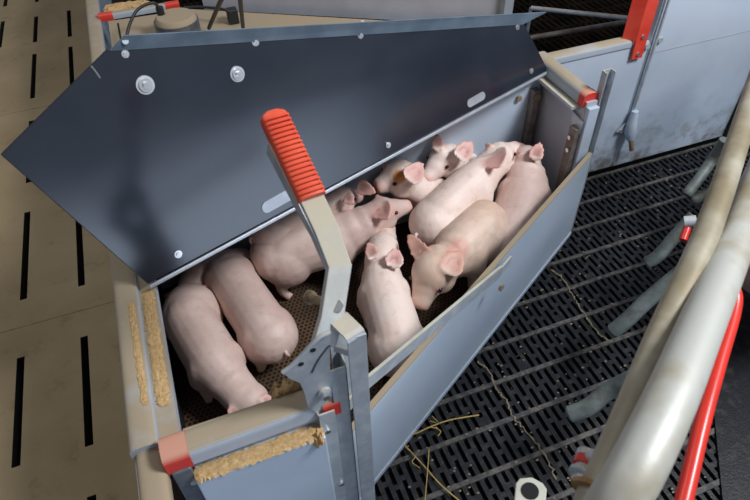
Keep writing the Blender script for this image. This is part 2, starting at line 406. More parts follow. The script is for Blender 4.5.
# low diagonal front panel (slides in channels)
A = V((.165, .685, 0)); B = V((1.338, 1.398, 0)); dn = V((-(B - A).y, (B - A).x, 0)).normalized() * .015
dp = thing('slide_panel', 'low grey slide-in panel running diagonally along the front of the nest', 'panel', (.75, 1.04, 0))
MB().prism([A + V((0, 0, .0)), B + V((0, 0, .0)), B + V((0, 0, .395)), A + V((0, 0, .395))], dn).build('board', M['pvc'], dp, bevel=.002)
MB().prism([A + V((0, 0, .395)), B + V((0, 0, .395)), B + V((0, 0, .401)), A + V((0, 0, .401))], dn).build('top_edge', M['tan'], dp)
MB().prism([A + V((0, 0, .0)) - dn * .2, B - dn * .2, B - dn * .2 + V((0, 0, .018)), A - dn * .2 + V((0, 0, .018))], dn * .2).build('bottom_edge', M['pvc'], dp)
# tall channel at its far end
ch = thing('guide_channel', 'upright galvanised guide channel at the far end of the diagonal panel', 'channel', (1.36, 1.40, 0))
MB().box((1.332, 1.448, 0), (1.368, 1.452, .70)).box((1.332, 1.425, 0), (1.335, 1.448, .70)).box((1.365, 1.425, 0), (1.368, 1.448, .70)).build('web', M['galv'], ch)

# galvanised flat bar
br = thing('brace_bar', 'galvanised flat bar running from latch post to the diagonal panel top', 'bar', (.5, .85, .42))
P = at(360, 389, .50); Q = at(500, 272, .425)
MB().bar(P, Q, .006, .046).build('bar', M['galv'], br, bevel=.001)
MB().bar(P + V((0, 0, .0235)), Q + V((0, 0, .0235)), .008, .002).build('folded_edge', M['cream'], br)
MB().bar(V((.168, .6955, P.z)), P, .006, .046).build('bent_end', M['galv'], br, bevel=.001)
MB().bar(Q, at(510, 260, .41), .006, .03).build('hook_end', M['galv'], br)
MB().cyl(at(500, 287, .375), (.5, -.86, 0), .012, .008, 6).build('bolt', M['old_bolt'], br)

# ------------------------------------------------------------------ latch post
lp = thing('latch_post', 'galvanised corner post with folded strap top and curved latch plate', 'post', (.14, .66, 0))
MB().box((.094, .642, 0), (.130, .646, .600)).box((.094, .642, 0), (.097, .658, .600)).build('left_flange', M['galv'], lp, bevel=.001)
MB().box((.130, .652, 0), (.133, .690, .735)).box((.130, .652, 0), (.166, .655, .725)).box((.163, .652, 0), (.166, .690, .735)).build('inner_channel', M['galv'], lp, bevel=.0008)
MB().box((.168, .636, 0), (.205, .640, .826)).build('front_strap', M['galv'], lp, bevel=.0012)
st = [V(p) for p in ((.1865, .638, .822), (.185, .640, .829), (.182, .646, .832), (.169, .684, .832), (.166, .690, .829), (.1655, .692, .820), (.1655, .692, .55))]
mb = MB(); rr = []
for p, nn2 in zip(st, (V((0, -1, 0)), V((0, -.7, .7)), V((0, 0, 1)), V((0, 0, 1)), V((0, .7, .7)), V((0, 1, 0)), V((0, 1, 0)))):
    sd = V((.0185, .006, 0)); rr.append([mb.bm.verts.new(p - sd - nn2 * .002), mb.bm.verts.new(p + sd - nn2 * .002), mb.bm.verts.new(p + sd + nn2 * .002), mb.bm.verts.new(p - sd + nn2 * .002)])
for a, b in zip(rr, rr[1:]):
    for i in range(4): mb.bm.faces.new((a[i], a[(i + 1) % 4], b[(i + 1) % 4], b[i]))
mb.bm.faces.new(rr[0][::-1]); mb.bm.faces.new(rr[-1]); mb.build('folded_strap', M['galv'], lp)
MB().bar((.150, .672, .765), (.185, .640, .765), .003, .018).build('cross_tie', M['galv'], lp)
# latch plate facing the viewer
PN = V((0, 1, 0)); PP = (0, .650, 0)
arc = [(282, 372), (290, 366), (300, 356), (310, 345), (320, 336), (330, 331)]
low = [(330, 366), (332, 397), (316, 412), (308, 407), (305, 394), (300, 383), (290, 379)]
pl = [atp(x, y, PP, PN) for x, y in arc + low]
MB().prism(pl, (0, .004, 0)).build('latch_plate', M['galv'], lp)
rim = [atp(x, y - 1, PP, PN) + V((0, -.004, 0)) for x, y in arc]
MB().tube(catmull(rim, 5), .0045, 8).build('plate_rim', M['galv'], lp, True)
MB().tube(catmull([atp(x, y, PP, PN) for x, y in ((312, 372), (318, 360), (326, 349), (330, 345))], 4), .0025, 8).build('pressed_groove', M['steel_dark'], lp, True)
for x, y in ((301, 364), (313, 350)): MB().cyl(atp(x, y, PP, PN), (0, -1, 0), .0055, .001).build('hole', M['pit'], lp)
MB().cyl(atp(324, 391, PP, PN), (0, -1, 0), .013, .006).build('washer', M['galv'], lp)
MB().cyl(atp(324, 391, PP, PN), (0, -1, 0), .008, .018, 6).build('bolt', M['bolt'], lp)
MB().cyl((.108, .642, .535), (0, -1, 0), .007, .006).build('rivet', M['bolt'], lp, True)
MB().cyl((.122, .642, .27), (0, -1, 0), .007, .006).build('rivet', M['bolt'], lp, True)

# ------------------------------------------------------------------ lever handle
lv = thing('latch_lever', 'cranked steel latch lever with ribbed orange-red plastic grip', 'lever', (.15, .68, .8))
def lvpt(x, y, z): return at(x, y, z)
c0 = lvpt(323, 345, .80); c1 = lvpt(331, 318, .835); c2 = lvpt(339, 266, .905); c3 = lvpt(325, 228, .960); c4 = lvpt(309, 194, 1.005); c5 = lvpt(273, 118, 1.085)
wd = V((.93, .25, .05)).normalized()   # width direction of the strap
def strap(path, w, t):
    mb = MB(); path = [V(p) for p in path]; rings = []
    for i, p in enumerate(path):
        tg = (path[min(i + 1, len(path) - 1)] - path[max(i - 1, 0)]).normalized(); s_ = (wd - tg * wd.dot(tg)).normalized(); nn = s_.cross(tg)
        rings.append([mb.bm.verts.new(p + s_ * a * w / 2 + nn * b * t / 2) for a, b in ((-1, -1), (1, -1), (1, 1), (-1, 1))])
    for a, b in zip(rings, rings[1:]):
        for i in range(4): mb.bm.faces.new((a[i], a[(i + 1) % 4], b[(i + 1) % 4], b[i]))
    mb.bm.faces.new(rings[0][::-1]); mb.bm.faces.new(rings[-1]); return mb
strap([c0, c1, c2, c3, c4], .046, .016).build('lever_arm', M['galv_dusty'], lv, bevel=.002)
ax = (c5 - c4).normalized(); sx = (wd - ax * wd.dot(ax)).normalized(); nx = sx.cross(ax)
if nx.dot(CAM - c4) < 0: nx = -nx
fl = [c + nx * 0 - sx * .0235 for c in (c2, c3, c4)] + [c4 + (c5 - c4) * .72 - sx * .0235]
mb = MB(); rr = []
for i, p in enumerate(fl): rr.append([mb.bm.verts.new(p + nx * .004 * (i < 3) - sx * .002 * i), mb.bm.verts.new(p + sx * .003 + nx * .004 * (i < 3)), mb.bm.verts.new(p + sx * .003 - nx * (.012 + .009 * i)), mb.bm.verts.new(p - nx * (.012 + .009 * i) - sx * .002 * i)])
for a, b in zip(rr, rr[1:]):
    for i in range(4): mb.bm.faces.new((a[i], a[(i + 1) % 4], b[(i + 1) % 4], b[i]))
mb.bm.faces.new(rr[0][::-1]); mb.bm.faces.new(rr[-1]); mb.build('side_flange', M['galv'], lv)
bmg = MB(); L_ = (c5 - c4).length
gp = []
n_ = 40
for i in range(n_ + 1):
    t = i / n_; k = 1.0
    if t > .93: k = math.sqrt(max(0.05, 1 - ((t - .93) / .08) ** 2))
    gp.append((c4 - ax * .012 + ax * t * (L_ + .02), k))
rings = []
prof = []
for i in range(20):
    a = 2 * math.pi * i / 20; ca, sa = math.cos(a), math.sin(a)
    prof.append((.0265 * math.copysign(abs(ca) ** .5, ca), .017 * math.copysign(abs(sa) ** .5, sa)))
for p, k in gp: rings.append([bmg.bm.verts.new(p + nx * .004 + sx * a * k + nx * b * (k * .5 + .5)) for a, b in prof])
for a, b in zip(rings, rings[1:]):
    for i in range(20): bmg.bm.faces.new((a[i], a[(i + 1) % 20], b[(i + 1) % 20], b[i]))
bmg.bm.faces.new(rings[0][::-1]); bmg.bm.faces.new(rings[-1])
grip = bmg.build('grip', M['grip'], lv, True)
rb = MB()
for i in range(17):
    c = c4 + ax * (-.004 + i * (L_ + .006) / 17.5) + nx * .021
    rb.tube([c - sx * .022, c - sx * .018 + nx * .004, c + sx * .019 + nx * .004, c + sx * .023], .0029, 8)
rb.build('grip_ribs', M['grip'], grip, True)
pb = lvpt(336, 306, .83)
MB().tube([lvpt(309, 297, .80), pb], .009, 14).build('pivot_pin', M['old_bolt'], lv, True)
MB().tube([lvpt(309, 297, .80), lvpt(311, 298, .803)], .0145, 18).build('pin_collar', M['old_bolt'], lv, True)
MB().cyl(lvpt(337, 306, .845), CAM - pb, .0125, .014, 6).build('nut', M['bolt'], lv)

# ------------------------------------------------------------------ the open lid
P0 = V((-.186, 1.141, .60)); P1 = V((1.288, 1.676, .60)); LE = (P1 - P0).normalized(); LP = V((-LE.y, LE.x, 0))
PH = math.radians(71); LD = math.cos(PH) * LP + math.sin(PH) * V((0, 0, 1)); LN = LE.cross(LD).normalized()
if LN.dot(CAM - P0) < 0: LN = -LN
def lid(a, b, c=0): return P0 + LE * a + LD * b + LN * c
def onlid(x, y): return atp(x, y, P0, LN)
lo = thing('nest_lid', 'large dark laminate nest lid propped open behind the piglets', 'lid', P0)
poly = [onlid(*p) for p in ((148, 284), (1, 155), (108, 49), (524, 23), (548, 70))]
MB().prism([p - LN * .012 for p in poly], LN * .012).build('board', M['lid'], lo, bevel=.0015)
a_, b_ = onlid(110, 50), onlid(522, 24)
f0 = [a_, b_, onlid(541, 12) + LN * .02, onlid(121, 35) + LN * .02]
MB().prism([f0[0], f0[1], f0[2], f0[3]], LN * .003 + LD * -.002).build('folded_flange', M['flange'], lo)
h0, h1 = onlid(148, 285), onlid(548, 70)
MB().bar(h0 + LN * .004 - LD * .005, h1 + LN * .004 - LD * .005, .010, .008, LN).build('hinge_strip', M['alu'], lo, bevel=.002)
def oval(x0, y0, x1, y1, w):
    p, q = onlid(x0, y0), onlid(x1, y1); t = (q - p).normalized(); s_ = t.cross(LN); pts = []
    for c, sg in ((q, 1), (p, -1)):
        for i in range(9):
            an = -math.pi / 2 + math.pi * i / 8; pts.append(c + t * sg * math.cos(an) * w + s_ * sg * math.sin(an) * w)
    return pts
for o_ in ((267, 207, 292, 193, .016), (470, 103, 482, 96, .014)):
    MB().prism(oval(*o_), LN * .002).build('slot_plate', M['alu'], lo)
for x, y, r in ((145, 85, .021), (237, 74, .019)):
    p = onlid(x, y); MB().cyl(p, LN, r, .003, 24).build('washer', M['alu'], lo, True)
    MB().cyl(p, LN, r * .72, .007, 24).cyl(p, LN, r * .36, .012, 6).build('bolt', M['bolt'], lo, True)
for x, y, r in ((125, 54, .0085), (255, 42, .010), (360, 35, .010), (517, 27, .010), (531, 71, .010), (388, 145, .009), (178, 254, .010)):
    p = onlid(x, y); MB().cyl(p, LN, r, .003, 20).cyl(p, LN, r * .55, .007, 6).build('bolt', M['bolt'], lo, True)
for x, y in ((123, 41), (359, 23)):
    MB().cyl(onlid(x, y) + LN * .014, LN, .007, .003, 20).build('rivet', M['galv'], lo, True)
MB().cyl(onlid(445, 30), LN, .004, .0008).build('hole', M['pit'], lo)
MB().tube([onlid(91, 66), onlid(95, 71), onlid(100, 78)], .002, 6).build('scratch', M['bolt'], lo)

# ------------------------------------------------------------------ piglets
def ell(bm, c, axes, seg=16):
    r = bmesh.ops.create_uvsphere(bm, u_segments=seg, v_segments=seg // 2 + 2, radius=1)
    mtx = Matrix([[axes[j][i] for j in range(3)] + [c[i]] for i in range(3)] + [[0, 0, 0, 1]])
    bmesh.ops.transform(bm, matrix=mtx, verts=r['verts'])
def pig(name, label, spine, R, skin_m, ears=None, legs=True, eyes=True, up=(0, 0, 1), roll=0, voxel=.0065, floor=NF, patch=None, tail=True, ear_s=1, headk=1.0, legdown=.19, group='piglets crowded in the nest'):
    S = [V(p) for p in spine]            # rump, loin, chest, neck, head, nose
    rump, loin, chest, neck, head, nose = S
    path = catmull(S, 8); n = len(path)
    prof = [(0, .50), (.3, .80), (1, 1.0), (1.6, 1.0), (2, .98), (2.6, .84), (3, .74), (3.5, .72), (4, .66), (4.4, .50), (4.7, .36), (5, .31)]
    def rad(t):
        for (a, x), (b, y) in zip(prof, prof[1:]):
            if t <= b: k = (t - a) / (b - a); k = k * k * (3 - 2 * k); return R * (x + (y - x) * k) * (headk if t > 3.4 else 1)
        return R * prof[-1][1] * headk
    UP = V(up).normalized()
    mb = MB(); bm = mb.bm
    rings = []; prevu = None
    for i, p in enumerate(path):
        t = (path[min(i + 1, n - 1)] - path[max(i - 1, 0)]).normalized(); sd = t.cross(UP)
        if sd.length < .15: sd = prevs.copy()
        sd.normalize(); uu = sd.cross(t); prevs = sd
        r = rad(i / 8); N = 20
        hk = 1.08 if i / 8 < 3 else .95
        rings.append([bm.verts.new(p + sd * r * .93 * math.cos(2 * math.pi * j / N) + uu * r * hk * math.sin(2 * math.pi * j / N)) for j in range(N)])
    for a, b in zip(rings, rings[1:]):
        for j in range(20): bm.faces.new((a[j], a[(j + 1) % 20], b[(j + 1) % 20], b[j]))
    bm.faces.new(rings[0][::-1]); bm.faces.new(rings[-1])
    # rump dome and haunches
    bt = (loin - rump).normalized(); bs = bt.cross(UP).normalized(); bu = bs.cross(bt)
    ell(bm, rump + bt * R * .45, (bs * R * 1.0, bt * R * .92, bu * R * 1.02))
    for s in (-1, 1): ell(bm, rump + bt * R * .75 + bs * s * R * .48 - bu * R * .22, (bs * R * .62, bt * R * .9, bu * R * .98))
    ct = (neck - loin).normalized(); cs = ct.cross(UP).normalized(); cu = cs.cross(ct)
    for s in (-1, 1): ell(bm, chest + cs * s * R * .52 - cu * R * .12, (cs * R * .5, ct * R * .6, cu * R * .85))
    # head: skull, cheeks, snout disc
    ht = (nose - head).normalized(); hs = ht.cross(UP)
    if hs.length < .2: hs = cs.copy()
    hs.normalize(); hu = hs.cross(ht)
    if roll:
        q = Matrix.Rotation(math.radians(roll), 3, ht); hs = q @ hs; hu = q @ hu
    r = R * .62 * headk
    ell(bm, head + hu * r * .15, (hs * r * 1.0, ht * r * 1.05, hu * r * .98))
    for s in (-1, 1): ell(bm, head + hs * s * r * .55 - hu * r * .4 + ht * r * .1, (hs * r * .55, ht * r * .75, hu * r * .6))
    ell(bm, nose, (hs * r * .50, ht * r * .16, hu * r * .44))
    ell(bm, nose - ht * r * .35 - hu * r * .38, (hs * r * .36, ht * r * .5, hu * r * .2))
    # brow ridges
    eyep = []
    for s in (-1, 1):
        ep = head + ht * r * .62 + hs * s * r * .68 + hu * r * .38; eyep.append(ep)
        ell(bm, ep - ht * r * .15 + hu * r * .02 - hs * s * r * .12, (hs * r * .24, ht * r * .34, hu * r * .26))
    # ears
    E = []
    if ears is None:
        for s in (-1, 1):
            b0 = head - ht * r * .25 + hs * s * r * .68 + hu * r * .55
            E.append((b0, b0 + (hs * s * .75 + hu * .45 + ht * .15) * r * 1.35, hu * .4 + ht * .9, .9))
    else:
        for x in ears:
            b0 = V(x[0]); tp = V(x[1]); E.append((b0, tp, V(x[2]) if len(x) > 2 and x[2] else (CAM - b0).normalized(), x[3] if len(x) > 3 else .85))
    for b0, tp, nn, wk in E:
        d = tp - b0; L = d.length * 1.05; d.normalize(); nn = (nn - d * nn.dot(d)).normalized(); sd = d.cross(nn); W = L * .43 * wk
        rr = []
        for i in range(9):
            t = i / 8; w = W * (math.sin(math.pi * (min(t, .999) ** .8 * .86 + .14)) ** .75 + .10)
            row = []
            for j in range(7):
                q = j / 3 - 1; cup = (1 - q * q) * -.30 * W * (1 - t * .6)
                row.append(b0 + d * (t * L - L * .12) + sd * q * w + nn * cup)
            rr.append(row)
        th = max(.0062, voxel * 1.25) * .5
        top = [[bm.verts.new(p + nn * th) for p in row] for row in rr]; bot = [[bm.verts.new(p - nn * th) for p in row] for row in rr]
        for i in range(8):
            for j in range(6):
                bm.faces.new((top[i][j], top[i][j + 1], top[i + 1][j + 1], top[i + 1][j])); bm.faces.new((bot[i][j], bot[i + 1][j], bot[i + 1][j + 1], bot[i][j + 1]))
        loop = [(0, j) for j in range(7)] + [(i, 6) for i in range(1, 9)] + [(8, j) for j in range(5, -1, -1)] + [(i, 0) for i in range(7, 0, -1)]
        for (a, b), (c, e_) in zip(loop, loop[1:] + loop[:1]): bm.faces.new((top[a][b], bot[a][b], bot[c][e_], top[c][e_]))
    # legs
    if legs:
        for base, t_, s_, fwd in ((rump + bt * R * .7, bt, bs, 0), (chest, ct, cs, 1)):
            for s in (-1, 1):
                h = base + s_ * s * R * .55 - V((0, 0, R * .3)); fz = max(floor + .012, h.z - legdown * R / .085)
                foot = V((h.x, h.y, fz)) + s_ * s * R * .1; md = (h + foot) / 2
                md += (t_ * (-.25 if fwd else .0) - (t_ * .25 if not fwd else V())) * R
                hk_ = foot + V((0, 0, (h.z - fz) * .3)) - (t_ * R * .22 if not fwd else V())
                mb.tube(catmull([h, h.lerp(md, .6), hk_, foot], 4), R, 10, scales=[.52, .50, .45, .40, .36, .31, .26, .22, .19, .17, .165, .17, .18], up=t_)
    bmesh.ops.recalc_face_normals(bm, faces=bm.faces)
    me = bpy.data.meshes.new(name); bm.to_mesh(me); bm.free()
    tmp = bpy.data.objects.new('tmp', me); COL.objects.link(tmp)
    rm = tmp.modifiers.new('r', 'REMESH'); rm.mode = 'VOXEL'; rm.voxel_size = voxel; rm.use_smooth_shade = True
    sm_ = tmp.modifiers.new('s', 'SMOOTH'); sm_.factor = .5; sm_.iterations = 5
    dg = bpy.context.evaluated_depsgraph_get(); dg.update()
    ev = tmp.evaluated_get(dg); me2 = bpy.data.meshes.new_from_object(ev)
    bpy.data.objects.remove(tmp); bpy.data.meshes.remove(me)
    root = thing(name, label, 'pig' if 'sow' in name else 'piglet', (chest.x, chest.y, floor), group)
    me2.name = 'body'; me2.materials.clear(); me2.materials.append(skin_m)
    for p in me2.polygons: p.use_smooth = True
    att = me2.color_attributes.new('marks', 'FLOAT_COLOR', 'POINT')
    if patch:
        best = None
        for v in me2.vertices:
            d = v.co - CAM; k = [sum(RM[i][j] * d[i] for i in range(3)) for j in range(3)]
            if abs(375 + FPX * k[0] / k[2] - patch[0]) < 4 and abs(250 + FPX * k[1] / k[2] - patch[1]) < 4 and (best is None or d.length < best[0]): best = (d.length, v.co.copy())
        patch = (best[1], patch[2]) if best else None
    nst = [nose + ht * r * .15 + hs * s * r * .17 for s in (-1, 1)]
    for v in me2.vertices:
        p = v.co; a = 0.; b = 0.; c = 0.
        for b0, tp, nn, wk in E:
            d = tp - b0; k = max(0, min(1, (p - b0).dot(d) / d.length_squared)); q = b0 + d * k
            dist = (p - q).length / (d.length * .55)
            if dist < .42 and .12 < k < .62 and (p - q).dot(nn) > -.002: b = max(b, min(.42, (.42 - dist) * 2.2) * min(1, (.62 - k) * 4))
            if dist < 1 and (p - b0).dot(d) > 0: a = max(a, min(1, (1 - dist) * 2.2) * .85 * min(1, k * 5 + .2))
        dn_ = (p - nose).length / (r * .62)
        if dn_ < 1: a = max(a, min(1, (1 - dn_) * 2.5))
        for q in nst:
            x = (p - q).length / (r * .15)
            if x < 1: b = max(b, min(1, (1 - x) * 4))
        if eyes:
            for q in eyep:
                x = (p - q).length / (r * .34)
                if x < 1: a = max(a, (1 - x) * 1.4 if x > .3 else 1)
        if patch:
            x = (p - patch[0]).length / patch[1] + .3 * mnoise.noise(p * 60)
            if x < 1: c = min(1, (1 - x) * 5)
        # folds between neck and ears slightly pinker
        x = (p - rump).length / (R * .55)
        att.data[v.index].color = (a, b, c, 1)
    body = bpy.data.objects.new('body', me2); COL.objects.link(body); body.parent = root; body.matrix_parent_inverse = Matrix.Translation(root.location).inverted()
    if eyes:
        for q, s in zip(eyep, (-1, 1)):
            x = MB(); ell(x.bm, q + hs * s * r * .07 + ht * r * .03 + hu * r * .02, (hs * r * .13, ht * r * .15, hu * r * .11), 12); x.build('eye', M['eye'], root, True)
    if tail:
        t0 = rump - bt * R * .40 + bu * R * .30
        pts = [t0, t0 - bt * R * .10 - bu * R * .02, t0 - bt * R * .14 - bu * R * .18 + bs * R * .06, t0 - bt * R * .10 - bu * R * .32 + bs * R * .02]
        MB().tube(catmull(pts, 5), .0065 * R / .085, 8, scales=[1 - .6 * i / 15 for i in range(16)]).build('tail', skin_m, root, True)
    return root
# ears entry: (base, tip, facing, width)
pig('piglet', 'pink piglet against the left wall, back to the lid, head under the front rail',
    [at(190, 300, .20), at(192, 322, .20), at(216, 364, .19), at(233, 385, .17), at(249, 401, .15), at(272, 410, .11)], .088, M['skin'], ears=[(at(262, 402, .19), at(276, 396, .18), None, .8), (at(235, 408, .18), at(228, 424, .17))])
pig('piglet', 'pink piglet with rump and docked tail pointing at the latch plate',
    [at(279, 347, .17), at(262, 325, .19), at(230, 277, .20), V((.02, 1.48, .2)), V((.00, 1.54, .15)), V((-.02, 1.55, .08))], .087, M['skin'])
pig('piglet', 'piglet mostly hidden under the lid hinge in the left corner',
    [V((.08, 1.58, .12)), V((.00, 1.58, .14)), V((-.08, 1.56, .16)), V((-.11, 1.53, .17)), V((-.13, 1.49, .16)), V((-.14, 1.43, .12))], .083, M['skin'])
pig('piglet', 'large pink piglet standing behind the lever, head to the right',
    [at(264, 259, .19), at(288, 251, .21), at(336, 238, .22), at(361, 226, .25), at(382, 213, .28), at(409, 206, .27)], .097, M['skin'],
    ears=[(at(378, 206, .33), at(389, 220, .34), None, .9), (at(380, 199, .32), at(374, 194, .33))], headk=.88)
pig('piglet', 'piglet along the back wall below the hinge, square-tipped ear drooping',
    [at(262, 238, .27), at(288, 225, .28), at(312, 215, .29), at(327, 208, .30), at(341, 200, .31), at(360, 196, .29)], .078, M['skin'],
    ears=[(at(346, 196, .38), at(355, 205, .36), None, 1.1), (at(358, 186, .37), at(378, 193, .37), None, .7)], headk=1.0)
pig('piglet', 'white piglet with an orange patch around its eye',
    [V((.98, 1.46, .10)), V((.90, 1.46, .12)), at(434, 198, .21), at(418, 190, .28), at(400, 178, .33), at(377, 187, .32)], .080, M['skin_white'],
    ears=[(at(410, 178, .40), at(424, 161, .42), None, .9), (at(387, 168, .38), at(381, 164, .38), None, .7)], patch=(399, 178, .028), headk=1.25)
pig('piglet', 'grey-pink piglet with upright ears against the back panel, snout lowered',
    [V((1.16, 1.50, .10)), V((1.08, 1.52, .12)), at(466, 172, .22), at(456, 164, .28), at(444, 160, .34), at(425, 181, .31)], .076, M['skin_white'],
    ears=[(at(438, 148, .41), at(437, 131, .43), None, .6), (at(460, 156, .41), at(474, 140, .43), None, .8)], headk=1.2)
pig('piglet', 'biggest pale piglet on top of the pile, snout in the far corner',
    [at(425, 232, .24), at(443, 215, .26), at(470, 189, .29), at(486, 171, .31), at(499, 158, .335), at(517, 147, .34)], .090, M['skin_white'],
    ears=[(at(491, 153, .40), at(500, 168, .41), None, 1.1), (at(490, 147, .39), at(484, 143, .39))], headk=1.0)
pig('piglet', 'pale piglet lying along the end panel at the right',
    [at(503, 256, .16), at(511, 234, .18), at(524, 196, .24), at(526, 174, .29), at(526, 160, .32), at(517, 147, .33)], .103, M['skin'],
    ears=[(at(535, 158, .38), at(541, 140, .42), (-.5, -.5, .3), .8), (at(520, 155, .38), at(517, 150, .38))], eyes=False, headk=.8)
pig('piglet', 'piglet facing the front, heat-lamp warmth painted into its skin, head down beside the diagonal panel',
    [at(487, 219, .23), at(479, 231, .235), at(461, 249, .24), at(448, 260, .25), at(433, 272, .25), at(419, 306, .17)], .096, M['skin_tan'],
    ears=[(at(450, 271, .31), at(461, 247, .33), None, .8), (at(424, 257, .31), at(406, 232, .33), None, .55)], headk=1.15)
pig('piglet', 'pale piglet in the front middle seen from behind, both ears up',
    [at(402, 364, .15), at(397, 338, .17), at(384, 294, .20), at(382, 270, .22), at(383, 250, .24), at(389, 228, .20)], .089, M['skin_white'],
    ears=[(at(374, 257, .31), at(367, 240, .33), None, .8), (at(393, 265, .31), at(397, 246, .33), None, .95)], headk=1.0)
# sow in the stall
pig('sow', 'sow standing in the stall beyond the big tubes at the right edge', [at(787, 262, .42), at(812, 225, .44), at(850, 165, .44), at(868, 135, .44), at(885, 105, .42), at(905, 80, .35)], .21, M['skin_sow'], voxel=.014, floor=0, group=None, legs=True, legdown=.21)

# ------------------------------------------------------------------ sawdust
def heap(name, label, path, w, h, seed, n=10):
    P_ = catmull(path, n); mb = MB(); rows = []
    for i, p in enumerate(P_):
        t = (P_[min(i + 1, len(P_) - 1)] - P_[max(i - 1, 0)]).normalized(); s_ = t.cross(V((0, 0, 1))).normalized(); row = []
        ed = min(1, min(i, len(P_) - 1 - i) / 3)
        for j in range(11):
            q = j / 5 - 1; ww = w * (.85 + .5 * mnoise.noise(V((i * .9, seed, q * 2)))) * (.55 + .45 * ed)
            z = h * (1 - q * q) ** .6 * ed * (.65 + .7 * mnoise.noise(V((i * .4, j * .5, seed)))) + .0016 * random.random()
            row.append(mb.bm.verts.new(p + s_ * q * ww + V((0, 0, max(z, 0) - (.001 if abs(q) == 1 else 0)))))
        rows.append(row)
    for a, b in zip(rows, rows[1:]):
        for j in range(10): mb.bm.faces.new((a[j], a[j + 1], b[j + 1], b[j]))
    o = mb.build(name, M['sawdust'], None, True); return tag(o, label, 'sawdust', kind='stuff')
heap('sawdust', 'sawdust spilled along the ledge below the front rail', [(-.168, .637, .549), (-.05, .637, .549), (.100, .639, .549)], .022, .0045, 3, 26)
heap('sawdust', 'sawdust strip on the inner ledge of the left wall', [(-.199, .80, .576), (-.199, .95, .576), (-.199, 1.15, .576)], .017, .0035, 8, 26)
heap('sawdust', 'thin sawdust line along the top of the left wall cap', [(-.232, .80, .600), (-.234, .95, .600), (-.236, 1.10, .600)], .009, .002, 11, 26)
heap('sawdust', 'sawdust heap behind the front rail by the latch plate', [(.015, .715, .590), (.055, .718, .592), (.10, .715, .590)], .014, .06, 15)
heap('sawdust', 'rounded clump of sawdust beside the latch post', [(.070, .628, .535), (.085, .630, .54), (.098, .628, .535)], .022, .022, 19)
heap('sawdust', 'tan feed dust piled on the far rail end', [(-.20, 2.90, .60), (-.10, 2.90, .60), (.0, 2.89, .60)], .05, .02, 23)

# ------------------------------------------------------------------ sow stall
ss = thing('sow_stall', 'worn galvanised sow stall side of two big tubes with finger bars', 'stall', (1.0, .5, 0))
TA = [at(x, y, z) for x, y, z in ((776, 20, .985), (741, 132, .99), (706, 235, 1.0), (663, 333, 1.0), (630, 415, 1.0), (599, 488, .995), (577, 545, .97))]
TB = [at(x, y, z) for x, y, z in ((818, 40, .82), (774, 140, .90), (737, 238, .975), (698, 333, 1.03), (670, 400, 1.055), (638, 466, 1.055), (606, 522, 1.02), (588, 570, .95))]
MB().tube(catmull(TA, 8), .0215, 20).build('inner_tube', M['galv_brown'], ss, True)
MB().tube(catmull(TB, 8), .030, 24).build('outer_tube', M['galv2'], ss, True)
LR = [V((2.1, 1.28, .42)), V((1.45, .92, .42)), V((1.1, .66, .42)), V((.85, .46, .42))]
MB().tube(LR, .022, 14).build('lower_rail', M['finger'], ss, True)
MB().tube([V((1.45, .92, .0)), V((1.45, .92, .45))], .02).build('upright', M['galv2'], ss, True)
MB().tube([V((2.1, 1.28, 0)), V((2.1, 1.28, .9)), TA[0] + V((0, 0, 0))], .024).build('upright', M['galv2'], ss, True)
bp = at(731, 137, .0); MB().tube([bp, bp + V((0, 0, 1.1))], .034, 16).build('dark_post', M['rubber'], ss, True)  # dark vertical band near the tall wall, built as a cylinder
for pts, rr in (([(646, 263, .24), (658, 256, .27), (672, 240, .32), (694, 216, .40)], .021), ([(612, 332, .22), (628, 319, .27), (650, 298, .33), (684, 270, .42)], .023),
                ([(568, 415, .24), (588, 407, .27), (610, 390, .31), (645, 372, .40)], .023), ([(686, 195, .24), (698, 180, .28), (712, 160, .33), (725, 140, .42)], .020),
                ([(692, 201, .22), (708, 194, .25), (722, 180, .30), (735, 165, .40)], .020)):
    MB().tube(catmull([at(*p) for p in pts], 6), rr, 14, scales=[.75] + [1] * 18).build('finger_bar', M['finger'], ss, True)
MB().tube([at(683, 240, .40), at(691, 218, .44)], .012).build('red_plug', M['red_rod'], ss, True)
MB().tube([at(684, 222, .435), at(696, 221, .445)], .018, 16).build('ring', M['galv'], ss, True)
bz = V(at(578, 482, .90)); be = V(at(590, 452, .90)); bd = be - bz
def bseg(a, b, r, nm, m_, n=18): MB().tube([bz + bd * a, bz + bd * b], r, n).build(nm, M[m_], ss, True)
bseg(0, .25, .010, 'nut', 'bolt', 6); bseg(.22, .34, .0165, 'washer', 'galv'); bseg(.34, .50, .012, 'stud', 'galv'); bseg(.48, .72, .0155, 'red_ring', 'red_rod'); bseg(.72, .92, .0165, 'washer', 'galv')
MB().tube([bz + bd * .8, V(at(612, 452, .98))], .009, 12).build('stud', M['galv'], ss, True)
cc = TA[5]; tt = (TA[6] - TA[4]).normalized()
MB().tube([cc + tt * .004, cc + tt * .010], .030, 20).build('weld_collar', M['rust'], ss, True)
MB().prism([at(x, y, .60) for x, y in ((514, 506), (516, 483), (520, 478), (532, 477), (543, 483), (547, 489), (544, 520), (512, 530))], (0, 0, -.008)).build('mounting_tab', M['cream'], ss, bevel=.002)
hc = at(530, 491, .601); MB().cyl(hc, (0, 0, 1), .016, .001, 24).build('tab_hole', M['pit'], ss)
MB().bar(at(528, 520, .59), at(600, 560, .9), .03, .006).build('tab_arm', M['cream'], ss)

